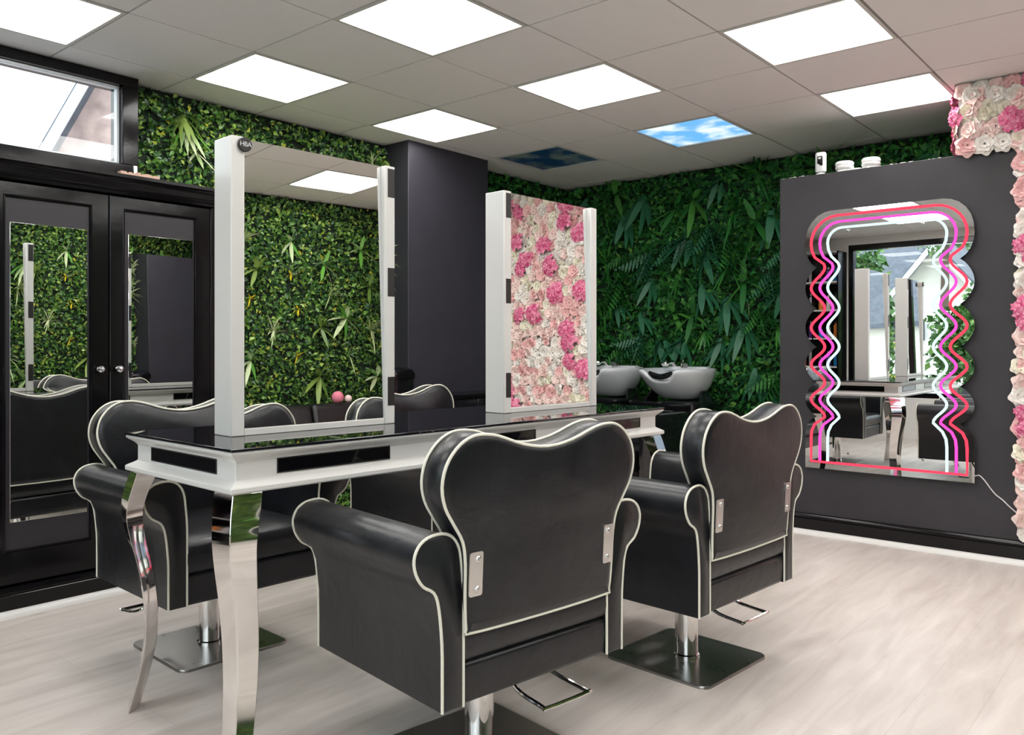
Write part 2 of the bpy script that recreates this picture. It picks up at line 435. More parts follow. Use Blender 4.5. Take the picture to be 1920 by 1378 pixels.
# ------------------------------------------------------------------ planting
def leaf_arrays(n, pos, dirs, nrm, ln, wd, fold, curl):
    # one five-vertex folded leaf per entry, numpy batch
    side = np.cross(dirs, nrm)
    b = pos; l = pos+dirs*(ln*.45)[:,None]+side*(wd*.5)[:,None]+nrm*(fold*wd)[:,None]
    r = pos+dirs*(ln*.45)[:,None]-side*(wd*.5)[:,None]+nrm*(fold*wd)[:,None]
    c = pos+dirs*(ln*.5)[:,None]
    t = pos+dirs*ln[:,None]-nrm*(curl*ln)[:,None]
    V = np.stack([b,l,c,r,t], 1).reshape(-1,3)
    F = np.array([[0,2,1],[0,3,2],[1,2,4],[2,3,4]])[None]+(np.arange(n)*5)[:,None,None]
    return V, F.reshape(-1,3)
def np_mesh(name, V, F, mat, parent, smooth=False):
    me = bpy.data.meshes.new(name); me.vertices.add(len(V)); me.vertices.foreach_set('co', V.astype(np.float32).ravel())
    k = F.shape[1]; me.loops.add(F.size); me.loops.foreach_set('vertex_index', F.astype(np.int32).ravel())
    me.polygons.add(len(F)); me.polygons.foreach_set('loop_start', np.arange(0, F.size, k, dtype=np.int32))
    me.polygons.foreach_set('material_index', np.zeros(len(F), dtype=np.int32)); me.materials.append(MATS[mat]); me.update(calc_edges=True)
    if smooth: me.polygons.foreach_set('use_smooth', [True]*len(F))
    o = bpy.data.objects.new(name, me); COL.objects.link(o)
    if parent: o.parent = parent
    return o
def norm(a): return a/np.linalg.norm(a, axis=1, keepdims=True)
def foliage(name, w, z0, z1, dens, mat, parent, size, seed, depth=.07, kind=0):
    # wall-local frame: x along the wall, y out of the wall, z up
    r = np.random.RandomState(seed); n = int(w*(z1-z0)*dens)
    p = np.stack([r.uniform(0, w, n), r.uniform(.012, depth, n), r.uniform(z0+.01, z1-.02, n)], 1)
    # clumped depth for relief
    p[:,1] *= .62+.38*np.sin(p[:,0]*17+np.sin(p[:,2]*9)*2)*np.sin(p[:,2]*14+p[:,0]*5)
    p[:,1] = np.clip(p[:,1], .012, None)
    d = norm(np.stack([r.normal(0, 1, n), np.abs(r.normal(0, .55, n))+.15, r.normal(.05, 1, n)], 1))
    nn = r.normal(0, .55, (n,3)); nn[:,1] += 1; nn = nn-d*(nn*d).sum(1, keepdims=True); nn = norm(nn)
    ln = size*r.uniform(.65, 1.35, n); wd = ln*r.uniform(.42, .7, n)
    V, F = leaf_arrays(n, p, d, nn, ln, wd, r.uniform(.1, .35, n), r.uniform(0, .3, n))
    V[:,2] = np.clip(V[:,2], z0, z1); V[:,1] = np.clip(V[:,1], .008, None); V[:,0] = np.clip(V[:,0], -.01, w+.01)
    o = np_mesh(name, V, F, mat, parent); o['kind'] = 'stuff'; return o
def blade(mb, base, d, ln, w, droop, k=5, up=Vector((0,0,1)), mi=0):
    d = Vector(d).normalized(); s = d.cross(up)
    s = s.normalized() if s.length > 1e-4 else Vector((1,0,0))
    L_, R_ = [], []
    for i in range(k+1):
        t = i/k; p = Vector(base)+d*(ln*t)+Vector((0,0,-1))*(droop*ln*t*t)
        ww = w*math.sin(PI*min(.98, .12+.86*t))**.8
        L_.append(p+s*ww/2); R_.append(p-s*ww/2)
    vs = L_+R_; fs = [(i, i+1, k+2+i, k+1+i) for i in range(k)]
    mb.add(vs, fs, mi)
def tuft_grass(r, n=24, ln=.15, w=.0095):
    mb = MB()
    for i in range(n):
        a = r.uniform(0, 2*PI); e = r.uniform(.15, 1.0)
        d = (math.cos(a)*e, r.uniform(.35, .9), math.sin(a)*e+.25)
        blade(mb, (r.uniform(-.012,.012), 0, r.uniform(-.012,.012)), d, ln*r.uniform(.6, 1.1), w*r.uniform(.7, 1.2), r.uniform(.1, .5))
    return mb
def tuft_broad(r, n=8, ln=.17, w=.035):
    mb = MB()
    a0 = r.uniform(0, PI)
    for i in range(n):
        a = a0+i*2*PI/n+r.uniform(-.25, .25)
        d = (math.cos(a), r.uniform(.25, .6), math.sin(a)+.1)
        blade(mb, (0, 0, 0), d, ln*r.uniform(.7, 1.1), w*r.uniform(.8, 1.2), r.uniform(.15, .4))
    return mb
def tuft_fern(r, ln=.2):
    mb = MB()
    for i in range(4):
        a = -PI/2+(i-1.5)*.5+r.uniform(-.15, .15); D = Vector((math.cos(a), .45, math.sin(a))).normalized()
        for k in range(9):
            t = .12+k*.1; c = D*(ln*t); c.z -= .1*ln*t*t
            for sg in (-1, 1):
                sd = D.cross(Vector((0,1,0))).normalized()*sg
                blade(mb, c, sd*1.0+D*.55+Vector((0,.15,0)), ln*.32*math.sin(PI*min(.95, t+.12)), .014, .15, 3)
        blade(mb, (0,0,0), D, ln, .006, .1, 4)
    return mb
def tuft_palm(r, ln=.15):
    mb = MB()
    for i in range(11):
        a = -PI*.95+i*PI*1.05/10+r.uniform(-.08, .08)
        blade(mb, (0,0,0), (math.cos(a), .5, math.sin(a)), ln*r.uniform(.85, 1.05), .022, .2, 4)
    return mb
def tuft_hang(r, n=6, ln=.20, w=.042):
    mb = MB()
    for i in range(n):
        a = -PI/2+(i-(n-1)/2)*.36+r.uniform(-.12, .12)
        blade(mb, (r.uniform(-.03, .03), r.uniform(0, .02), r.uniform(-.03, .03)), (math.cos(a), r.uniform(.25, .5), math.sin(a)), ln*r.uniform(.7, 1.1), w*r.uniform(.8, 1.15), .25, 6)
    return mb
RT = random.Random(11)
KINDS = {'grass': [tuft_grass(RT) for _ in range(3)], 'broad': [tuft_broad(RT) for _ in range(3)], 'fern': [tuft_fern(RT) for _ in range(2)],
         'palm': [tuft_palm(RT) for _ in range(2)], 'bigleaf': [tuft_broad(RT, 5, .22, .06) for _ in range(2)], 'sprig': [tuft_broad(RT, 6, .055, .013) for _ in range(2)],
         'wisp': [tuft_grass(RT, 9, .2, .006)], 'hang': [tuft_hang(RT) for _ in range(3)]}
KM = {}
def tuft_mesh(kind, i, mat):
    k = (kind, i, mat)
    if k not in KM:
        o = KINDS[kind][i].build('tmp', mat, smooth=False); KM[k] = o.data; bpy.data.objects.remove(o)
    return KM[k]
TN = {'grass':'grass_tuft','broad':'leaf_rosette','fern':'fern_frond','palm':'palm_leaf','bigleaf':'broad_leaf_sprig','sprig':'yellow_sprig','wisp':'grass_wisp','hang':'hanging_leaf_sprig'}
def tufts(parent, lst):
    for kind, mat, x, z, s, rz in lst:
        o = bpy.data.objects.new(TN[kind], tuft_mesh(kind, rnd.randrange(len(KINDS[kind])), mat)); COL.objects.link(o)
        o.parent = parent; o.location = (x, .05, z); o.scale = (s, s, s); o.rotation_euler = (0, rz, 0)
def plant_wall(label, origin, rz, w, z0, z1, dens, mat, size, seed, cat='plant wall'):
    t = thing('plant_wall', label, cat, (origin[0], origin[1], 0), rz, 'artificial foliage panels on the walls')
    MB().box((0, 0, z0), (w, .012, z1)).build('backing_panel', 'backing_green', t, smooth=False)
    foliage('foliage', w, z0, z1, dens, mat, t, size, seed)
    return t
def scatter(t, w, z0, z1, n, kinds, seed, mind=.2):
    r = random.Random(seed); pts = []; tries = 0
    while len(pts) < n and tries < 6000:
        tries += 1; x, z = r.uniform(.06, w-.06), r.uniform(z0+.1, z1-.15)
        if all((x-a)**2+(z-b)**2 > mind*mind for a, b in pts): pts.append((x, z))
    tufts(t, [(lambda k: (k[0], k[1], x, z, k[2]*r.uniform(.8, 1.2), r.uniform(-.6, .6)))(r.choice(kinds)) for x, z in pts])
BR = [('grass','grass_pale',1.25),('grass','fern_olive',1.15),('broad','fern_olive',1.25),('palm','fern_olive',1.45),('sprig','yellow_sprig',1.5),('broad','lily_green',.95),('wisp','grass_pale',1.0),('broad','lily_green',1.2),('palm','lily_green',1.2),('sprig','yellow_sprig',1.3)]
DP = [('fern','fern_deep',1.3),('hang','broad_teal',1.0),('grass','fern_deep',1.5),('palm','fern_deep',1.05),('broad','fern_deep',1.2),('hang','broad_teal',1.1),('hang','broad_teal',.9),('wisp','fern_deep',1.2),('grass','leaf_deep',1.5),('fern','broad_teal',1.3)]
# local x runs from right to left for walls facing -Y, so rotate by pi
pw = plant_wall('bright green artificial foliage above the wardrobe, up to the dark chimney breast', (3.82, YL), PI, 1.78, 0, CZ-.004, 3600, 'leaf_bright', .036, 1)
scatter(pw, 1.78, .5, CZ, 34, BR, 3)
tufts(pw, [('grass','grass_pale',.02,2.2,.6,1.2),('grass','grass_pale',.02,1.95,.7,1.3),('wisp','grass_pale',.02,1.8,.8,1.4),('grass','grass_pale',.02,1.25,.5,1.4),('grass','grass_pale',.14,2.38,.8,.2),('palm','fern_olive',.03,2.42,.8,.6),
           ('palm','fern_olive',1.5,2.42,1.2,.2),('broad','grass_pale',1.42,2.22,.7,.3),('grass','grass_pale',1.3,2.1,.8,-.4)])
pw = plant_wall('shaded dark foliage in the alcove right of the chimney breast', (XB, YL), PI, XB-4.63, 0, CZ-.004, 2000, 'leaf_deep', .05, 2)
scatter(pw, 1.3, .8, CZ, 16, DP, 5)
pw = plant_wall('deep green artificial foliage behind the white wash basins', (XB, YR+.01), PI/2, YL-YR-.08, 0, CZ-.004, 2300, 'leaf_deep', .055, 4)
# local x -> +Y
r9 = random.Random(9); sp = []
while len(sp) < 90:
    x, z = (r9.uniform(3.72, 6.02) if len(sp) < 78 else r9.uniform(.1, 3.6)), (r9.uniform(.55, CZ-.1) if len(sp) < 78 else r9.uniform(1.9, CZ-.1))
    if z < 1.12 and 4.35 < x < 5.85: continue
    if all((x-a)**2+(z-b)**2 > .027 for a, b in sp): sp.append((x, z))
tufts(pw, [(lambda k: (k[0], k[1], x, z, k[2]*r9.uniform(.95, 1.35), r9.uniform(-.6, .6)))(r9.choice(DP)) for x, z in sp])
tufts(pw, [('grass','grass_pale',4.62,1.93,.35,.2),('wisp','grass_pale',4.42,1.42,.5,.1),('grass','grass_pale',3.85,1.98,.35,.3)])
pw = plant_wall('bright green foliage on the wall behind the black sofa, reflected in the mirrors', (XF+.01, YR), 0, XB-XF-.13, 0, CZ-.004, 3000, 'leaf_bright', .040, 6)
scatter(pw, PX-XF-.1, .9, CZ-.2, 95, BR, 12, .24)

# ------------------------------------------------------------------ flowers
def flower(r, rad, kind=0):
    mb = MB()
    rings = [(6, rad, .25, 0), (5, rad*.74, .62, .30), (4, rad*.46, 1.0, .5)] if kind == 0 else []
    for n, R, lift, off in rings:
        for i in range(n):
            a = 2*PI*(i+off)/n+r.uniform(-.15, .15); w = R*1.15
            vs = []
            for u in range(4):
                t = u/3
                for v_ in range(4):
                    q = (v_/3-.5); ww = w*math.sin(PI*(.18+.66*t))*q
                    rr = R*(.10+.90*t)*(1-.35*q*q*t*2); h = .35*R+R*lift*t-R*.55*t*t*(1.2-lift)+abs(q)*R*.25
                    x, y = rr*math.cos(a)-ww*math.sin(a), rr*math.sin(a)+ww*math.cos(a)
                    vs.append((x, h+r.uniform(-.04, .04)*R, y))
            mb.add(vs, [(u*4+v_, u*4+v_+1, (u+1)*4+v_+1, (u+1)*4+v_) for u in range(3) for v_ in range(3)])
    if kind == 1:    # hydrangea-like cluster of small florets
        for k in range(17):
            a = k*2.4; e = math.sqrt(k/17)*.8; c = Vector((rad*e*math.cos(a), rad*(.75-.55*e*e), rad*e*math.sin(a)))
            nrm = (c-Vector((0,-rad*.4,0))).normalized(); s1 = nrm.orthogonal().normalized(); s2 = nrm.cross(s1)
            for j in range(5):
                t = 2*PI*j/5+k; d = s1*math.cos(t)+s2*math.sin(t); f = nrm.cross(d); R = rad*.34
                mb.add([c, c+d*R*.55+f*R*.42+nrm*R*.1, c+d*R+nrm*R*.32, c+d*R*.55-f*R*.42+nrm*R*.1], [(0,1,2,3)]) # floret petals
    return mb
RF = random.Random(5)
FT = [flower(RF, .062, 0) for _ in range(3)]+[flower(RF, .062, 1)]
FMESH = {}
def fl_mesh(i, mat):
    if (i, mat) not in FMESH:
        o = FT[i].build('tmp', mat, smooth=True, ang=180); FMESH[(i, mat)] = o.data; bpy.data.objects.remove(o)
    return FMESH[(i, mat)]
def pick(r):
    q = r.random()
    if q < .055: return 3, 'petal_hot'
    return r.randrange(3), ('petal_white' if q < .36 else 'petal_cream' if q < .48 else 'petal_blush' if q < .78 else 'petal_pink')
# wall local: x along +Y, y towards -X, z up; origin on the partition face
fw = thing('flower_wall', 'wall of pink and white artificial roses down the right edge with a block hanging by the ceiling', 'flower wall', (PX, -1.25, 0), PI/2)
FY = .735+1.25; BY = 1.035+1.25
MB().box((0, .001, .14), (FY, .016, CZ-.003)).build('backing_panel', 'backing_white', fw, smooth=False)
MB().box((FY, -.16, PT+.03), (BY, .016, CZ-.003)).build('backing_block', 'backing_white', fw, smooth=False)
spots = []
s_ = .083
z = .19; row = 0
while z < CZ-.03:
    x = .03+(row % 2)*s_/2
    while x < (BY-.02 if z > PT+.06 else FY):
        spots.append((x+RF.uniform(-.016, .016), .012, min(CZ-.055, z+RF.uniform(-.014, .014)), 0)); x += s_
    z += s_*.9; row += 1
for k in range(26): spots.append((FY-.012+RF.uniform(-.014, .010), .010, .16+k*.078, 0))      # the ragged column edge
for k in range(4): spots.append((BY-.04-k*.085, .012, PT+.035, 0))
for k in range(9): spots.append((BY-.03-k*.075, .010, CZ-.045, 0))
for k in range(12): spots.append((BY-RF.uniform(.03,.30), .018, PT+RF.uniform(.06,.34), 0))
side = []
for yy in (.0, -.085, -.16):
    for k in range(5): side.append((BY-.01, yy-.01, PT+.05+k*.078+RF.uniform(-.01, .01), 1))
spots += side
far = []; near = []
for s in spots: (near if (s[0] > FY-.10 or s[3]) else far).append(s)
near.sort(key=lambda s: -s[0]); far += near[92:]; near = near[:92]
for x, y, z, sd in near:
    i, mt = pick(RF)
    if sd and RF.random() < .2: i, mt = 3, 'petal_hot'
    o = bpy.data.objects.new('flower_head', fl_mesh(i, mt)); COL.objects.link(o); o.parent = fw; o.location = (x, y, z)
    sc = RF.uniform(.82, 1.1)*(1.15 if i == 3 else 1)*(.85 if z > CZ-.06 else 1); o.scale = (sc, sc, sc); o.rotation_mode = 'XYZ'
    o.rotation_euler = (RF.uniform(-.4, .2), RF.uniform(0, 6), -PI/2+RF.uniform(-.4, .4)) if sd else (RF.uniform(-.35, .35), RF.uniform(0, 6), RF.uniform(-.35, .35))
PM = ['petal_white', 'petal_cream', 'petal_blush', 'petal_pink', 'petal_hot']
mb = MB()
for x, y, z, sd in far:
    i, mt = pick(RF); M = Matrix.Translation((x, y, z)) @ Matrix.Rotation(RF.uniform(-.35,.35), 4, 'X') @ Matrix.Rotation(RF.uniform(-.35,.35), 4, 'Z') @ Matrix.Rotation(RF.uniform(0, 6), 4, 'Y') @ Matrix.Scale(RF.uniform(.85, 1.15)*(1.45 if i == 3 else 1), 4)
    mb.add([M @ Vector(v) for v in FT[i].v], FT[i].f, PM.index(mt))
o = mb.build('flower_heads', PM, fw, ang=180); o['kind'] = 'stuff'

# ------------------------------------------------------------------ wardrobe
WY = 3.82
wd = thing('wardrobe', 'tall glossy black wardrobe with mirrored doors under the high window', 'wardrobe', (.70, WY, 0))
def P(x): return x-.70
m = MB(); m.box((P(.70), .022, .0), (P(2.235), YL-.075-WY, 1.83)); m.box((P(2.175), 0, .02), (P(2.235), .022, 1.83)); m.box((P(.70), 0, .02), (P(.745), .022, 1.83))
m.build('carcass', 'gloss_black_paint', wd, bevel=.003)
prof = [(0,1.818),(-.014,1.820),(-.018,1.832),(-.030,1.836),(-.034,1.850),(-.046,1.866),(-.052,1.884),(-.066,1.890),(-.066,1.905),(0,1.906)]
m = MB(); m.loft([[(x, d, z) for d, z in prof] for x in (P(.66), P(2.28))])
m.box((P(.66), -.001, 1.831), (P(2.28), YL-.075-WY, 1.905)); m.build('cornice', 'gloss_black_paint', wd)
m = MB(); m.loft([[(x, d, z) for d, z in [(0,.028),(-.014,.028),(-.014,.085),(-.009,.091),(-.009,.098),(-.020,.103),(-.014,.116),(0,.120)]] for x in (P(.68), P(2.25))])
m.build('plinth', 'gloss_black_paint', wd)
def door(x0, x1, gx0, gx1, knob_x, left=True):
    # frame and panel door with a bevelled recess and a long mirror
    mx0, mx1, mz0, mz1 = gx0-.016, gx1+.008, .272, 1.746
    z0, z1 = .128, 1.812; m = MB()
    def ring(a, b, c, d, y): return [(a, y, c), (b, y, c), (b, y, d), (a, y, d)]
    m.loft([ring(x0, x1, z0, z1, .02), ring(x0, x1, z0, z1, .003), ring(x0+.003, x1-.003, z0+.003, z1-.003, 0), ring(mx0-.012, mx1+.012, mz0-.012, mz1+.012, 0), ring(mx0-.009, mx1+.009, mz0-.009, mz1+.009, -.004),
            ring(mx0-.003, mx1+.003, mz0-.003, mz1+.003, -.003), ring(mx0, mx1, mz0, mz1, .009)], caps=False)
    d = m.build('door', 'gloss_black_paint', wd, smooth=False)
    MB().box((mx0-.001, .008, mz0-.001), (mx1+.001, .012, mz1+.001)).build('door_panel', 'satin_black_panel', d, smooth=False)
    MB().box((gx0, .0045, .386), (gx1, .0078, 1.644)).build('door_mirror', 'mirror', d, bevel=.0012)
    k = MB()
    k.lathe([(.011,0),(.011,.003),(.005,.006),(.0045,.016)], 20)
    k.add([(math.cos(a)*r, math.sin(a)*r, z) for z, r, off in ((.014,.006,0),(.020,.0145,.3),(.029,.0155,0),(.037,.009,.3),(.039,.0001,0)) for a in [2*PI*i/9+off for i in range(9)]],
          [(q*9+i, q*9+(i+1)%9, q*9+9+(i+1)%9, q*9+9+i) for q in range(4) for i in range(9)], 1)
    ko = k.build('knob', ['chrome', 'crystal'], d, ang=12); ko.location = (knob_x, 0, 1.021); ko.rotation_euler = (PI/2, 0, 0)
door(P(1.184), P(1.6755), P(1.272), P(1.583), P(1.632))
door(P(1.6805), P(2.173), P(1.766), P(2.082), P(1.715))
door(P(.748), P(1.179), P(.81), P(1.11), P(1.14))
molding('trim_3', ((.66, WY-.012), (2.26, WY-.012)), ST, 'white_paint', (0,-1))

# dark cupboard along the foot of the chimney breast
m = MB(); lc = thing('low_cabinet', 'low black gloss cupboard at the foot of the dark chimney breast', 'cabinet', (4.2, 3.98, 0))
MB().box((-.42, -.10, .06), (.40, .155, .775)).build('carcass', 'black_shiny', lc, bevel=.004)
MB().box((-.44, -.125, .775), (.42, .165, .80)).build('top', 'gloss_black_paint', lc, bevel=.005)
MB().box((-.40, -.07, 0), (.38, .15, .06)).build('plinth', 'gloss_black_paint', lc)
for a, b in ((-.415, -.015), (-.005, .395)):
    d = MB().box((a, -.118, .075), (b, -.101, .765)).build('door', 'black_shiny', lc, bevel=.004)
    MB().tube([(b-.05 if a < 0 else a+.05, -.118, .50), (b-.05 if a < 0 else a+.05, -.14, .51), (b-.05 if a < 0 else a+.05, -.14, .63), (b-.05 if a < 0 else a+.05, -.118, .64)], .004).build('handle', 'black_shiny', d)
rb = thing('waste_bin', 'tall black lidded bin in the corner between foliage and chimney breast', 'bin', (3.64, 4.11, 0))
rings = [[(x*s, y*s, z) for x, y in rrect(.20, .22, .03)] for z, s in ((0,.86),(.90,1.0),(.91,1.0))]
MB().loft(rings).build('body', 'black_shiny', rb)
MB().loft([[(x*s, y*s, z) for x, y in rrect(.215, .235, .035)] for z, s in ((.911,1.0),(.945,1.0),(.975,.86),(.985,.6))]).build('lid', 'gloss_black_paint', rb)

# ------------------------------------------------------------------ styling desk
DR, DL, DW, DH = -.042, 2.05, .656, .857
du = Vector((math.cos(DR), math.sin(DR), 0)); dv = Vector((-du.y, du.x, 0))
DC = Vector((1.1466, 1.9146, 0))+du*DL/2+dv*DW/2
desk = thing('styling_desk', 'long white salon desk with black glass top, dark inset panels and chrome curved legs', 'desk', DC, DR)
m = MB()
gp = [(0, .007), (.0015, .0085), (0, 0)]
MB().box((-DL/2, -DW/2, DH-.008), (DL/2, DW/2, DH)).build('glass_top', 'black_glass', desk, bevel=.0018)
# moulded apron: profile as (inset, z below the glass)
prof = [(.005,-.008),(.003,-.010),(.003,-.015),(.008,-.020),(.014,-.024),(.022,-.030),(.027,-.036),(.029,-.040),(.029,-.082),(.027,-.087),(.019,-.092),(.010,-.097),(.003,-.101),(.001,-.104),(.001,-.114),(.004,-.118)]
rings = [[(-DL/2+d, -DW/2+d, DH+z), (DL/2-d, -DW/2+d, DH+z), (DL/2-d, DW/2-d, DH+z), (-DL/2+d, DW/2-d, DH+z)] for d, z in prof]
m.loft(rings); m.build('apron', 'white_gloss', desk, ang=25, bevel=.0015)
def inset(cx, cy, ln, along, s):
    # framed dark panel let into the apron; s = outward sign
    z0, z1 = DH-.079, DH-.038; f = .003; m = MB(); a, b = cx-ln/2, cx+ln/2
    def bx(p, q, r, t, d0, d1, mi):
        if along == 'x': m.box((p, min(cy+s*d0, cy+s*d1), r), (q, max(cy+s*d0, cy+s*d1), t), mi)
        else: m.box((min(cy+s*d0, cy+s*d1), p, r), (max(cy+s*d0, cy+s*d1), q, t), mi)
    bx(a+f, b-f, z0+f, z1-f, -.002, .0006, 0)
    bx(a, b, z0, z0+f, -.002, .0022, 1); bx(a, b, z1-f, z1, -.002, .0022, 1); bx(a, a+f, z0+f, z1-f, -.002, .0022, 1); bx(b-f, b, z0+f, z1-f, -.002, .0022, 1)
    m.build('inset_panel', ['black_inset', 'black_patch'], desk, smooth=False)
for k in (-.68, 0, .68):
    inset(k, -DW/2+.029, .39, 'x', -1); inset(k, DW/2-.029, .39, 'x', 1)
inset(0, -DL/2+.029, .40, 'y', -1); inset(0, DL/2-.029, .40, 'y', 1)
for sx in (-1, 1):
    for sy in (-1, 1):
        D = Vector((sx, sy, 0))/math.sqrt(2); Q = Vector((-D.y, D.x, 0)); base = Vector((sx*(DL/2-.046), sy*(DW/2-.046), 0))
        # height, bow along the diagonal, half width across it, outer and inner half thickness
        key = [(DH-.118,0,.064,.046,.040),(DH-.150,.010,.064,.048,.036),(DH-.20,.026,.062,.046,.030),(.60,.034,.059,.040,.026),(.53,.022,.056,.034,.022),(.46,.004,.053,.030,.020),(.38,-.012,.051,.027,.019),(.30,-.020,.049,.025,.018),
               (.21,-.016,.046,.023,.017),(.12,.002,.043,.021,.016),(.05,.022,.041,.020,.015),(0,.036,.040,.020,.015)]
        rings = []
        for z, o, w, r1, r2 in catmull(key, 4, False):
            c = base+D*o
            rings.append([tuple(c+D*r1)[:2]+(z,), tuple(c+Q*w)[:2]+(z,), tuple(c-D*r2)[:2]+(z,), tuple(c-Q*w)[:2]+(z,)])
        MB().loft(rings).build('leg', 'chrome', desk, ang=45, bevel=.002)

# ------------------------------------------------------------------ mirror stations on the desk
def station(label, cx, drot, badge):
    o = DC+du*(cx-DL/2)+Vector((0,0,DH))
    t = thing('mirror_station', label, 'mirror', o, DR+drot, 'double sided mirror stations on the desk')
    W2, D2, Hh, pw = .3033, .052, .886, .043
    for s in (-1, 1):
        x0, x1 = (-W2, -W2+pw) if s < 0 else (W2-pw, W2)
        p = MB().box((x0, -D2, 0), (x1, D2, Hh)).build('post', 'white_gloss', t, bevel=.003)
    m = MB(); m.box((-W2+pw, -D2+.003, 0), (W2-pw, D2-.003, .021)); m.build('bottom_rail', 'white_gloss', t, bevel=.002)
    xi = W2-pw; al = math.radians(1.15); z0, z1 = .021, Hh-.001
    yb, yt = D2-.006, D2-.006-(z1-z0)*math.tan(al)
    m = MB(); m.hull([(-xi,-yb+.004,z0),(xi,-yb+.004,z0),(xi,yb-.004,z0),(-xi,yb-.004,z0)], [(-xi,-yt+.004,z1),(xi,-yt+.004,z1),(xi,yt-.004,z1),(-xi,yt-.004,z1)])
    m.build('core', 'white_gloss', t, smooth=False)
    for s in (-1, 1):
        m = MB(); q = xi-.001
        pts = [(-q,s*yb,z0+.001),(q,s*yb,z0+.001),(q,s*yt,z1+.001),(-q,s*yt,z1+.001)]; n = .0038*-s
        m.add(pts+[(x, y+n, z) for x, y, z in pts], [(0,1,2,3),(7,6,5,4),(0,4,5,1),(1,5,6,2),(2,6,7,3),(3,7,4,0)])
        m.build('mirror_pane', 'mirror', t, smooth=False)
    # three dark pads on one post of each face
    for s, side in ((-1, badge[1]), (1, badge[1])):
        for zc in (.828, .487, .112):
            a = W2-.031 if side > 0 else -W2+.004
            if side < 0: a = -W2+pw-.031
            m = MB().box((a, min(s*D2, s*(D2+.0012)), zc-.049), (a+.0285, max(s*D2, s*(D2+.0012)), zc+.049))
            m.build('dark_pad', 'black_patch', t, smooth=False)
    return t
st1 = station('near mirror station with a round black badge on its left post', .1531+.3033, -.012, (1, 1))
st2 = station('far mirror station, its mirror filled with the pink flower wall', 1.3154+.3033, -.004, (0, -1))
# round badge at the top corner of the near station
bg = MB(); bg.lathe([(.0,0),(.0205,0),(.0215,.0015),(.0215,.008),(.020,.010),(0,.0102)], 40)
b = bg.build('badge', 'black_patch', st1); b.location = (-.3033+.040, -.053, .886-.024); b.rotation_euler = (PI/2, 0, 0)
cu = bpy.data.curves.new('lettering', 'FONT'); cu.body = 'HBA'; cu.size = .020; cu.align_x = 'CENTER'; cu.align_y = 'CENTER'; cu.extrude = .0004; cu.space_character = .92; cu.offset = -.0002
to = bpy.data.objects.new('tmp', cu); COL.objects.link(to); bpy.context.view_layer.update()
me = bpy.data.meshes.new_from_object(to); bpy.data.objects.remove(to); me.materials.clear(); me.materials.append(MATS['white_plastic'])
lt = bpy.data.objects.new('lettering', me); COL.objects.link(lt); lt.parent = b; lt.location = (0, 0, .0105)

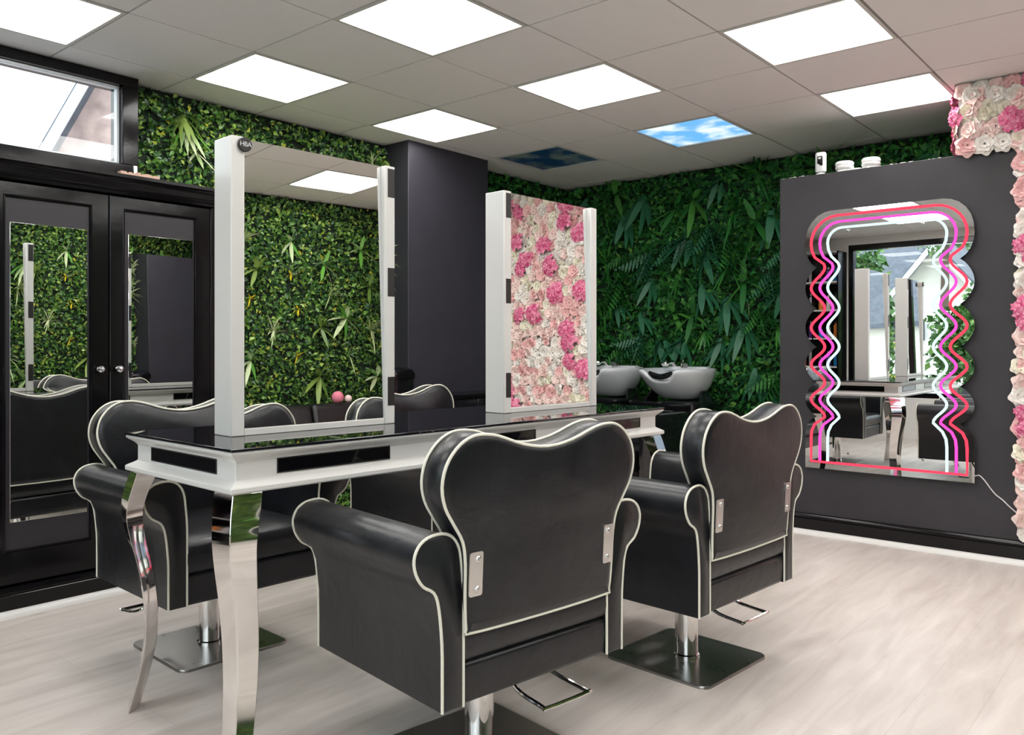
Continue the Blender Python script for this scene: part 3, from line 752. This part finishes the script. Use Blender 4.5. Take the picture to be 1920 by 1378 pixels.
# ------------------------------------------------------------------ salon chairs
BACK = [(-.232,.172),(0,.168),(.232,.172),(.250,.185),(.256,.26),(.258,.34),(.268,.395),(.296,.440),(.322,.482),(.333,.530),(.323,.578),(.296,.615),(.262,.637),(.224,.644),(.170,.637),(.085,.610),(0,.599),
        (-.085,.610),(-.170,.637),(-.224,.644),(-.262,.637),(-.296,.615),(-.323,.578),(-.333,.530),(-.322,.482),(-.296,.440),(-.268,.395),(-.258,.34),(-.256,.26),(-.250,.185)]
ARM = [(.252,.270),(.252,.40),(.252,.53),(.257,.598),(.264,.645),(.283,.675),(.314,.688),(.355,.684),(.381,.667),(.393,.639),(.388,.606),(.368,.575),(.338,.555),(.324,.517),(.315,.431),(.314,.35),(.314,.270)]
def make_chair(label):
    t = thing('salon_chair', label, 'chair', group='black salon chairs around the desk')
    # square foot plate, gas column, pump lever
    pl = rrect(.42, .42, .035)
    MB().loft([[(x, y, 0) for x, y in pl], [(x, y, .007) for x, y in pl], [(x*.992, y*.992, .010) for x, y in pl]]).build('base_plate', 'steel_plate', t, ang=50)
    MB().lathe([(.046,.010),(.046,.018),(.041,.022),(.041,.245),(.034,.246),(.034,.262),(.09,.262),(.09,.270)], 36).build('column', 'chrome', t)
    pts = [(.075,-.01,.252),(.075,-.03,.215),(.078,-.07,.165),(.080,-.17,.148),(.088,-.185,.147),(.24,-.185,.147),(.248,-.17,.148),(.235,-.07,.165),(.17,-.02,.222),(.15,0,.252)]
    MB().tube(catmull([Vector(p) for p in pts], 5, False), .0062, 8).build('pump_lever', 'chrome', t)
    MB().box((-.16,-.14,.255),(.16,.16,.272)).build('seat_plate', 'gloss_black_paint', t, bevel=.003)
    # seat box and cushion
    m = MB()
    rg = []
    for k, (y0, y1, w, z) in enumerate([(-.235,.325,.247,.268),(-.243,.333,.2515,.275),(-.246,.336,.2515,.33),(-.243,.333,.2515,.362),(-.232,.326,.2515,.370)]):
        rg.append([(x*w, y, z) for x, y in ((-1,y0),(1,y0),(1,y1),(-1,y1))])
    m.loft(rg); m.build('seat_box', 'leather', t, bevel=.006)
    rg = []
    for y0, y1, w, z in [(-.232,.322,.2515,.368),(-.246,.334,.2515,.380),(-.250,.342,.2515,.405),(-.249,.344,.2515,.435),(-.243,.338,.2515,.462),(-.20,.31,.22,.478),(-.1,.2,.12,.486)]:
        rg.append([(x*w, y, z) for x, y in ((-1,y0),(-.5,y0),(0,y0),(.5,y0),(1,y0),(1,(y0+y1)/2),(1,y1),(.5,y1),(0,y1),(-.5,y1),(-1,y1),(-1,(y0+y1)/2))])
    MB().loft(rg).build('seat', 'leather', t, ang=60)
    # rolled arms with piping round both ends
    for s in (-1, 1):
        o = [(s*x, z) for x, z in ARM]
        m = MB(); ins = shrink(o, .006)
        m.loft([[(x, y, z) for x, z in q] for q, y in ((ins,-.251),(o,-.246),(o,-.10),(o,.19),(o,.336),(ins,.341))])
        a = m.build('armrest', 'leather', t, ang=40)
        for y in (-.249, .339):
            p = catmull([Vector((x, y, z)) for x, z in o], 3, False)
            MB().tube(p, .0037, 8).build('piping', 'piping', a)
    # heart shaped back: padded slab leaning slightly backwards
    bk = catmull(BACK, 3, True); th = .082
    i1, i2 = shrink(bk, .006), [(x*.93, .41+(z-.41)*.91) for x, z in bk]
    c0 = (0, .40)
    lv = [(i2, -.004), (i1, -.0015), (bk, .004), (bk, th-.004), (i1, th+.004), (i2, th+.014)]
    m = MB(); m.loft([[(x, y, z) for x, z in q] for q, y in lv])
    b = m.build('backrest', 'leather', t, ang=50); b.location = (0, -.25, .27); b.rotation_euler = (.05, 0, 0)
    for y in (.002, th):
        MB().tube([Vector((x, y, z)) for x, z in shrink(bk, -.0005)], .0039, 8, closed=True).build('piping', 'piping', b)
    for s in (-1, 1):
        pr_ = [(x+s*.232, z+.315) for x, z in rrect(.040, .106, .006, 3)]
        m = MB(); m.loft([[(x, y, z) for x, z in pr_] for y in (-.004, -.0075)])
        br = m.build('bracket', 'nickel', b, ang=50)
        for dz in (-.036, .036):
            m = MB(); m.lathe([(.008,0),(.008,.002),(.0055,.0045),(.0028,.0048),(.0025,.0025),(0,.0025)], 16)
            sc = m.build('screw', 'nickel', br); sc.location = (s*.228, -.0075, .315+dz); sc.rotation_euler = (PI/2, 0, 0)
    return t
ch = make_chair('nearest black salon chair with white piping, seen from behind in the foreground')
ch.location = (1.70, 1.56, 0); ch.rotation_euler.z = -.144
for lab, x, y, rz in (('black salon chair seen from behind nearest the neon mirror wall', 2.68, 1.445, -.078),
                      ('black salon chair beside the wardrobe, facing the near end of the desk', 1.64, 2.885, PI-.045),
                      ('black salon chair across the desk in front of the chimney breast, mostly hidden', 2.90, 2.98, PI-.03)):
    c = dup(ch); c.location = (x, y, 0); c.rotation_euler.z = rz; c['label'] = lab

# ------------------------------------------------------------------ backwash units
def basin_unit(label, x, y):
    t = thing('backwash_unit', label, 'wash basin', (x, y, 0), group='white backwash basins by the foliage wall')
    # glossy pedestal shell
    rg = []
    for z, w, d, cx in ((0,.40,.34,.04),(.04,.42,.36,.04),(.40,.42,.36,.04),(.58,.50,.44,.0),(.66,.55,.50,-.02),(.715,.56,.52,-.02),(.725,.54,.50,-.02)):
        rg.append([(cx+yy, xx, z) for xx, yy in rrect(w, d, .05)])
    MB().loft(rg).build('pedestal', 'black_shiny', t)
    # bowl: outer shell and inner hollow with a neck notch at the front (-x)
    def rim(a):
        f = max(0, math.cos(a-PI)); return f
    seg = 64; rings = []
    def ring(sx, sy, z, cx, notch):
        o = []
        for i in range(seg):
            a = 2*PI*i/seg; c, s = math.cos(a), math.sin(a)
            px = math.copysign(abs(c)**.8, c)*sx+cx; py = math.copysign(abs(s)**.8, s)*sy
            g_ = math.exp(-((abs(a-PI))/.33)**4)
            f2 = math.exp(-((abs(a-PI))/.9)**4)
            o.append((px-(f2-g_*.9)*notch*.045+g_*notch*.03, py, z-g_*notch*.075+(1-f2)*notch*.004))
        return o
    for sx, sy, z, cx, nq in ((.09,.10,.732,.055,0),(.135,.145,.745,.05,0),(.178,.185,.785,.035,.1),(.222,.226,.84,.015,.3),(.258,.254,.905,0,.7),(.268,.263,.93,-.005,.9),(.272,.266,.950,-.005,1),(.266,.260,.958,-.005,1),(.255,.248,.956,-.003,1),
                           (.235,.228,.93,0,.9),(.21,.205,.87,.01,.4),(.15,.15,.80,.02,0),(.03,.03,.785,.02,0)):
        rings.append(ring(sx, sy, z, cx, nq))
    MB().loft(rings).build('basin', 'ceramic', t, ang=70)
    # neck pad in the notch
    m = MB(); p = [Vector((-.262+.05*abs(k)/4*0, k*.0235, .905+.010*(k/4)**2*3.2)) for k in range(-4, 5)]
    m.tube(p, .02, 10, rs=[.012,.019,.022,.022,.022,.022,.022,.019,.012]); m.build('neck_pad', 'black_shiny', t)
    # deck with mixer lever and hand shower at the back
    dk = MB(); dk.hull([(.10,-.20,.945),(.25,-.17,.945),(.25,.17,.945),(.10,.20,.945)], [(.13,-.16,.972),(.235,-.13,.976),(.235,.13,.976),(.13,.16,.972)]); dk.build('tap_deck', 'ceramic', t, bevel=.012)
    f = MB(); f.lathe([(.034,.965),(.034,1.008),(.027,1.026),(0,1.030)], 20, c=(.14,.02,0)); f.tube([(.14,.02,1.018),(.09,-.015,1.030),(-.01,-.065,.985)], .015, 8, rs=[.017,.016,.019]); f.build('mixer_tap', 'chrome', t)
    f = MB(); f.tube([(.16,.11,.965),(.13,.12,1.005),(.07,.14,1.0)], .015, 8); f.lathe([(.020,-.02),(.033,0),(.030,.010)], 16, c=(.06,.143,.995)); f.build('hand_shower', 'chrome', t)
    # blue-black side arms that hold the bowl
    for s in (-1, 1):
        m = MB(); m.hull([(-.20,s*.275-.012,.60),(.10,s*.275-.012,.60),(.10,s*.275+.012,.60),(-.20,s*.275+.012,.60)], [(-.03,s*.205-.010,.80),(.07,s*.205-.010,.80),(.07,s*.205+.010,.80),(-.03,s*.205+.010,.80)]); m.build('bowl_arm', 'black_shiny', t, bevel=.006)
    # tub seat in front
    m = MB(); rg = []
    out = [(-.30,-.28),(.14,-.30),(.23,-.24),(.26,-.12),(.27,0),(.26,.12),(.23,.24),(.14,.30),(-.30,.28),(-.30,.19),(.06,.20),(.12,.14),(.14,0),(.12,-.14),(.06,-.20),(-.30,-.19)]
    oc = catmull([(a-.56, b) for a, b in out], 3)
    i1 = shrink(oc, .018)
    for q, z in ((i1,.12),(oc,.14),(oc,.60),(oc,.655),(shrink(oc,.01),.672),(shrink(oc,.028),.678)):
        rg.append([(a, b, z) for a, b in q])
    m.loft(rg); m.build('seat_shell', 'black_shiny', t, ang=50)
    MB().hull([(-.92,-.185,.30),(-.43,-.185,.30),(-.43,.185,.30),(-.92,.185,.30)], [(-.91,-.18,.45),(-.43,-.18,.43),(-.43,.18,.43),(-.91,.18,.45)]).build('seat', 'leather_sofa', t, bevel=.02, seg=3)
    MB().box((-.80,-.15,0),(-.45,.15,.30)).build('seat_base', 'gloss_black_paint', t, bevel=.01)
    return t
b1 = basin_unit('white backwash basin on black shell, the right one of two, fully in view', 5.51, 3.04)
b2 = dup(b1); b2.location = (5.51, 3.665, 0); b2['label'] = 'white backwash basin on black shell partly hidden behind the pink flower mirror'

# ------------------------------------------------------------------ neon wave mirror on the partition
NY = 1.407
def edge(off, lob, cusp, zt, zb, rtop, kind):
    # right half outline from the bottom up; off = half width at the lobes, cusp = half width at the notches
    zs = [.708, .911, 1.122, 1.350, 1.594]
    pts = []
    if kind == 'plate':
        pts += [(off, zb), (off, .60), (off-.003, .635), (off-.018, .675)]
        for a, b in zip(zs[:-1], zs[1:]):
            for k in range(14):
                t = k/14; pts.append((cusp+(off-cusp)*math.sin(PI*t)**.75, a+(b-a)*t))
        pts += [(cusp, 1.594)]
        pts += [(cusp+.030, 1.618), (off-.018, 1.650), (off-.004, 1.690), (off, 1.735), (off-.004, 1.785), (off-.016, 1.828), (off-.040, 1.868), (off-.074, 1.900), (off-.112, 1.918), (off-.15, zt)]
    else:
        pts += [(off, zb), (off, .58), (off-.004, .622), (off-.022, .662)]
        for a, b in zip(zs[:-1], zs[1:]):
            for k in range(14):
                t = k/14; pts.append((cusp+(off-cusp)*(.5-.5*math.cos(2*PI*t)), a+(b-a)*t))
        pts += [(cusp, 1.594), (cusp+.006, 1.613), (off-.022, 1.655), (off-.005, 1.695), (off, 1.735)]
        r = min(off*.5, zt-1.735)
        for k in range(1, 8):
            t = PI/2*k/7; pts.append((off-r+r*math.cos(t), 1.735+(zt-1.735)*math.sin(t)))
    return pts
nm = thing('neon_mirror', 'tall wavy mirror with red, pink and white neon outlines on the dark partition', 'mirror', (PX-.016, NY, 0), PI/2-.013)
e = edge(.453, 0, .384, 1.925, .400, 0, 'plate')
outl = [(-x, z) for x, z in e]+[(x, z) for x, z in reversed(e)]
m = MB(); n = len(outl)
m.loft([[(x, .006, z) for x, z in outl], [(x, .016, z) for x, z in outl]])
m.build('mirror_plate', 'neon_mirror', nm, smooth=False)
zo = [(-x*.9, z*.96+.045) for x, z in e]+[(x*.9, z*.96+.045) for x, z in reversed(e)]
MB().loft([[(x, 0, z) for x, z in zo], [(x, .0065, z) for x, z in zo]]).build('back_board', 'black_patch', nm, smooth=False)
for mt, off, cus, zt, zb, closed in (('neon_red', .418, .336, 1.893, .440, True), ('neon_pink', .366, .288, 1.856, .447, False), ('neon_white', .320, .252, 1.820, .447, False)):
    e = edge(off, 0, cus, zt, zb, 0, 'tube')
    pth = [(-x, z) for x, z in e]+[(x, z) for x, z in reversed(e)]
    pth = [Vector((x, .0215, z)) for x, z in pth]
    if closed:
        pth = pth+[Vector((off*.5, .0215, zb)), Vector((0, .0215, zb)), Vector((-off*.5, .0215, zb))]
    MB().tube(pth, .0066, 8, closed=closed).build('neon_tube', mt, nm)
for s in (-1, 1):
    for z in (1.80, .50): 
        k = MB(); k.lathe([(.008,0),(.008,.003),(0,.004)], 14); q = k.build('fixing_cap', 'chrome', nm); q.location = (s*.20, .016, z); q.rotation_euler = (-PI/2, 0, 0)
cb = MB().tube(catmull([Vector(p) for p in ((PX-.010,.965,.43),(PX-.008,.94,.44),(PX-.007,.915,.418),(PX-.006,.885,.375),(PX-.006,.86,.345),(PX-.006,.83,.322),(PX-.006,.80,.292),(PX-.006,.765,.262))], 5, False), .0032, 6).build('power_cable', 'cable_white')
tag(cb, 'thin pale cable trailing from the neon mirror to the flower wall', 'cable')

# ------------------------------------------------------------------ devices standing on the partition
cam_t = thing('security_camera', 'small white security camera standing on top of the dark partition', 'camera', (PX+.05, 1.795, PT+.0005), PI/2)
m = MB(); m.lathe([(.030,0),(.031,.004),(.028,.010),(.012,.013),(.010,.020),(.0,.020)], 24); m.build('foot', 'white_plastic', cam_t)
rg = [[(x*s, y*s, z) for x, y in rrect(.062, .050, .022)] for z, s in ((.020,.9),(.024,1),(.128,1),(.136,.9))]
m = MB(); m.loft(rg); bd = m.build('housing', 'white_plastic', cam_t)
m = MB(); m.loft([[(x-.004, y, z+.083) for x, z in rrect(.032, .058, .006, 3)] for y in (.0245, .027)]); fp = m.build('face_plate', 'black_glass', bd)
q = MB(); q.lathe([(.009,0),(.009,.002),(.004,.003),(0,.003)], 16); l_ = q.build('lens', 'crystal', fp); l_.location = (-.004, .0268, .10); l_.rotation_euler = (-PI/2, 0, 0)
def detector(label, y, tilt):
    t = thing('smoke_detector', label, 'smoke detector', (PX+.05, y, PT+.0005), 0, 'smoke detectors lying on the partition')
    m = MB(); m.lathe([(.040,0),(.043,.004),(.043,.012),(.046,.014)], 32); m.build('mounting_base', 'white_plastic', t)
    m = MB(); m.lathe([(.046,.0142),(.051,.020),(.052,.030),(.047,.034),(.047,.038),(.051,.041),(.052,.052),(.046,.060),(.020,.064),(0,.064)], 36); b = m.build('sensor_head', 'white_plastic', t)
    return t
detector('round white smoke detector lying on the partition, the one next to the camera', 1.655, 0)
detector('round white smoke detector lying on the partition, nearer the pink flowers', 1.505, 0)
m = MB(); m.loft([[(x*s, y*s, z) for x, y in rrect(.07, .05, .012, 3)] for z, s in ((0,1),(.006,1),(.009,.9))])
cp = m.build('plastic_cover', 'white_plastic', None); cp.location = (PX+.045, 1.583, PT+.0005); cp.rotation_euler = (0, 0, .3)
tag(cp, 'small flat white cover plate lying between the two smoke detectors', 'cover plate')

# ------------------------------------------------------------------ sofa by the foliage wall, seen in the mirrors
sf = thing('sofa', 'long black leather sofa along the foliage wall, seen only in the mirrors', 'sofa', (3.33, -1.11, 0))
m = MB().box((-1.1,-.38,.10),(1.1,.40,.28)).build('base', 'leather_sofa', sf, bevel=.02, seg=3)
for k in range(3): MB().box((-.93+k*.62,-.22,.28),(-.315+k*.62,.42,.44)).build('seat_cushion', 'leather_sofa', sf, bevel=.04, seg=4)
for k in range(3): MB().hull([(-.93+k*.62,-.40,.30),(-.315+k*.62,-.40,.30),(-.315+k*.62,-.18,.40),(-.93+k*.62,-.18,.40)], [(-.93+k*.62,-.42,.80),(-.315+k*.62,-.42,.80),(-.315+k*.62,-.28,.80),(-.93+k*.62,-.28,.80)]).build('back_cushion', 'leather_sofa', sf, bevel=.035, seg=4)
for s in (-1, 1): MB().box((s*1.02-.09,-.40,.10),(s*1.02+.09,.40,.62)).build('armrest', 'leather_sofa', sf, bevel=.04, seg=4)
for a in (-1, 1):
    for b in (-.3, .32): MB().lathe([(.02,0),(.025,.10)], 16, c=(a, b, 0)).build('foot', 'chrome', sf)
def ball(label, x, y, z, r, mat):
    m = MB(); m.lathe([(max(.0005, r*math.sin(PI*i/14)), -r*math.cos(PI*i/14)) for i in range(15)], 24); o = m.build('pompom', mat, ang=180); o.location = (x, y, z+r-.004)
    return tag(o, label, 'pompom', 'pompoms on the sofa back')
ball('bright pink fluffy ball resting on the sofa back', 3.92, -1.46, .80, .05, 'pink_fluff')
ball('small pale pink fluffy ball beside the larger pink one', 4.02, -1.46, .80, .032, 'petal_blush')

# ------------------------------------------------------------------ product shelves by the shop window
# local x runs along the window wall, y into the room
sh = thing('product_shelf', 'tall black open shelving with hair products beside the shop window', 'shelf', (XF+.01, 4.07, 0), -PI/2)
MB().box((-.32,0,0),(.34,.015,2.34)).build('back_board', 'gloss_black_paint', sh, smooth=False)
for x in (-.32, 0, .32): MB().box((x,.015,0),(x+.018,.29,2.34)).build('side_panel', 'gloss_black_paint', sh, smooth=False)
SZ = [.04, .45, .86, 1.22, 1.58, 1.94, 2.32]
for z in SZ:
    for a, b in ((-.302, 0), (.018, .32)): MB().box((a,.016,z),(b,.288,z+.018)).build('shelf_board', 'white_paint', sh, smooth=False)
pc = [('purple_plastic','purple'),('blue_plastic','blue'),('silver_plastic','silver'),('orange_plastic','orange'),('white_plastic','white'),('satin_black_panel','black')]
lv = ['second lowest','third','fourth','fifth','topmost']
for si, z in enumerate(SZ[1:6]):
    for k, lx in enumerate((-.25,-.15,-.055,.07,.17,.265)):
        mt, cn = pc[(k+si*2) % 6]; t = thing('shampoo_bottle', '%s hair product bottle on the %s shelf of the black shelving' % (cn, lv[si]), 'bottle', (XF+.01+.17, 4.07-lx, z+.0185), group='hair products on the shelves')
        h = .13+.03*((k*7+si*3) % 3)
        MB().lathe([(.001,0),(.026,0),(.028,.004),(.028,h*.8),(.024,h*.88),(.011,h*.93),(.011,h)], 16).build('bottle_body', mt, t)
        MB().lathe([(.013,h),(.013,h+.025),(.010,h+.028),(0,h+.028)], 12).build('cap', 'satin_black_panel' if k % 2 else 'white_plastic', t)

# ------------------------------------------------------------------ outside
struct('ground', MB().box((-30,-20,-.25),(XF-.201,30,-.15)).box((XF-.201,YL+.201,-.25),(20,30,-.15)), 'asphalt')
def house(name, label, x0, x1, y0, y1, eave, ridge, wall, roof, axis, wins, windir):
    t = thing(name, label, 'house', ((x0+x1)/2, (y0+y1)/2, -.15)); cx, cy = (x0+x1)/2, (y0+y1)/2
    a, b, c, d = x0-cx, x1-cx, y0-cy, y1-cy; m = MB()
    if axis == 'y':   # ridge runs along y, gables at the y ends
        pr_ = [(a,0),(b,0),(b,eave),(0,ridge),(a,eave)]; m.loft([[(x, y, z) for x, z in pr_] for y in (c, d)]); m.build('wall', wall, t, smooth=False)
        for s, xe in ((-1, a), (1, b)):
            sl = (ridge-eave)/abs(xe); xo = xe+s*.35; zo = eave-sl*.35
            r = MB(); r.loft([[(xo, y, zo), (0, y, ridge), (0, y, ridge+.16), (xo, y, zo+.16)] for y in (c-.3, d+.3)]); r.build('roof', roof, t, smooth=False)
            for y in (c-.34, d+.30):
                q = MB(); q.loft([[(xo, yy, zo-.10), (0, yy, ridge-.10), (0, yy, ridge+.10), (xo, yy, zo+.10)] for yy in (y, y+.04)]); q.build('bargeboard', 'upvc', t, smooth=False)
    else:
        pr_ = [(c,0),(d,0),(d,eave),(0,ridge),(c,eave)]; m.loft([[(x, y, z) for y, z in pr_] for x in (a, b)]); m.build('wall', wall, t, smooth=False)
        for s, ye in ((-1, c), (1, d)):
            sl = (ridge-eave)/abs(ye); yo = ye+s*.35; zo = eave-sl*.35
            r = MB(); r.loft([[(x, yo, zo), (x, 0, ridge), (x, 0, ridge+.16), (x, yo, zo+.16)] for x in (a-.3, b+.3)]); r.build('roof', roof, t, smooth=False)
            for x in (a-.34, b+.30):
                q = MB(); q.loft([[(xx, yo, zo-.10), (xx, 0, ridge-.10), (xx, 0, ridge+.10), (xx, yo, zo+.10)] for xx in (x, x+.04)]); q.build('bargeboard', 'upvc', t, smooth=False)
    for p, z, w, h in wins:
        if windir == 'x': f = MB().box((b-.02, p-cy-w/2, z), (b+.03, p-cy+w/2, z+h)).build('window', 'upvc', t, smooth=False); MB().box((b+.03, p-cy-w/2+.07, z+.07), (b+.035, p-cy+w/2-.07, z+h-.07)).build('pane', 'dark_glass', f, smooth=False)
        else: f = MB().box((p-cx-w/2, c-.03, z), (p-cx+w/2, c+.02, z+h)).build('window', 'upvc', t, smooth=False); MB().box((p-cx-w/2+.07, c-.035, z+.07), (p-cx+w/2-.07, c-.03, z+h-.07)).build('pane', 'dark_glass', f, smooth=False)
    return t
house('house', 'red brick gable house with white bargeboard seen through the high window', 7.32-3.2, 7.32+3.2, 9.81-3, 9.81+3, 2.2, 8.52, 'hazed_brick', 'grey_slate', 'y', [(8.6, 3.2, 1.1, 1.2)], 'y').rotation_euler.z = -.62
house('house', 'cream gabled house with slate roof across the street, reflected in the neon mirror', -17.5, -14.0, 4.7, 7.4, 2.3, 3.95, 'cream_render', 'grey_slate', 'x', [(6.05, 1.0, 1.0, 1.0)], 'x')
house('house', 'long low house with a wide slate roof across the street, reflected in the neon mirror', -25.0, -19.0, -8.0, 18.0, 2.4, 4.9, 'cream_render', 'grey_slate', 'y', [(3, .9, 1.3, 1.1), (10.4, .9, 1.3, 1.1)], 'x')
def tree(label, x, y, h, rx, rz, n, seed, trunk=True):
    t = thing('tree', label, 'tree', (x, y, -.15)); r = np.random.RandomState(seed)
    d = r.normal(0, 1, (n, 3)); d = norm(d); rr = r.uniform(.35, 1, n)**.5
    lump = 1+.22*np.sin(d[:,0]*5+seed)*np.sin(d[:,2]*6)+.15*np.sin(d[:,1]*9)
    p = d*(rr*lump)[:,None]*np.array([rx, rx, rz])+np.array([0, 0, h])
    dr = norm(r.normal(0, 1, (n, 3))+np.array([0,0,-.4])); nn = r.normal(0, 1, (n, 3)); nn = norm(nn-dr*(nn*dr).sum(1, keepdims=True))
    ln = r.uniform(.07, .15, n)
    V, F = leaf_arrays(n, p, dr, nn, ln, ln*.6, np.full(n, .15), np.full(n, .1)); o = np_mesh('crown', V, F, 'tree_leaf', t); o['kind'] = 'stuff'
    tr = MB(); tr.tube([(0,0,0),(.04,.02,h*.4),(-.03,0,h*.8),(0,0,h+rz*.5)], .09, 10, rs=[.13,.10,.08,.03]); tr.build('trunk', 'bark', t)
tree('leafy green tree just outside the shop window, reflected in the neon mirror', -2.15, 3.95, 1.45, .42, 1.15, 7000, 3)
tree('bushy green tree outside the shop window behind the white van', -3.6, 2.55, 1.35, .75, .75, 7000, 8)
tree('tall tree rising above the cream house', -11.5, 5.2, 4.6, 1.3, 1.0, 5000, 9)
# parked van outside
vn = thing('van', 'white parked van with a yellow stripe across the street', 'van', (-8.0, 5.2, -.15))
bp_ = [(-.95,.32),(.95,.32),(.95,1.0),(.90,1.35),(.80,1.92),(.70,2.0),(-.70,2.0),(-.80,1.92),(-.90,1.35),(-.95,1.0)]
m = MB(); m.loft([[(x*s, y, .32+(z-.32)*q) for x, z in bp_] for y, s, q in ((-2.3,.90,.38),(-2.2,.97,.42),(-1.5,1,.50),(-1.0,.99,.95),(-.8,1,1),(2.2,1,1),(2.3,.97,.97))]); m.build('body', 'white_gloss', vn, ang=30)
MB().box((.945,-.7,1.25),(.962,2.1,1.36)).build('stripe', 'yellow_paint', vn, smooth=False)
MB().box((.93,-.75,1.40),(.955,.2,1.80)).build('side_window', 'dark_glass', vn, smooth=False)
for s in (-1, 1):
    for y in (-1.6, 1.5):
        m = MB(); m.lathe([(0,-.10),(.20,-.10),(.32,-.09),(.33,-.05),(.33,.05),(.32,.09),(.20,.10),(0,.10)], 28); o = m.build('wheel', 'satin_black_panel', vn); o.location = (s*.88, y, .33); o.rotation_euler = (0, PI/2, 0)

# ------------------------------------------------------------------ daylight, camera, view
wd_ = bpy.data.worlds.new('World'); SC.world = wd_; wd_.use_nodes = True; t = wd_.node_tree; t.nodes.clear()
o = N(t, 'ShaderNodeOutputWorld'); bgd = N(t, 'ShaderNodeBackground'); tc = N(t, 'ShaderNodeTexCoord'); nz = N(t, 'ShaderNodeTexNoise'); nz.inputs['Scale'].default_value = 2.2; nz.inputs['Detail'].default_value = 5
L(t, tc.outputs['Generated'], nz.inputs['Vector']); r = N(t, 'ShaderNodeValToRGB'); r.color_ramp.elements[0].position = .35; r.color_ramp.elements[1].position = .6
r.color_ramp.elements[0].color = (.72, .85, 1.0, 1); r.color_ramp.elements[1].color = (.93, .98, 1.0, 1)
L(t, nz.outputs['Fac'], r.inputs['Fac']); L(t, r.outputs['Color'], bgd.inputs['Color']); bgd.inputs['Strength'].default_value = 2.05; L(t, bgd.outputs[0], o.inputs[0])

cam = bpy.data.cameras.new('Camera'); co = bpy.data.objects.new('Camera', cam); COL.objects.link(co); SC.camera = co
cam.sensor_fit = 'HORIZONTAL'; cam.sensor_width = 36; cam.lens = 36*1546.7/1920; cam.clip_start = .05; cam.clip_end = 200
cam.shift_y = -(689-651)/1920
co.location = (0, 0, 1.12); co.rotation_euler = (PI/2, 0, .7029-PI/2)
SC.view_settings.view_transform = 'Standard'; SC.view_settings.look = 'None'; SC.view_settings.gamma = 1; SC.view_settings.use_curve_mapping = False
SC.view_settings.exposure = 1.0
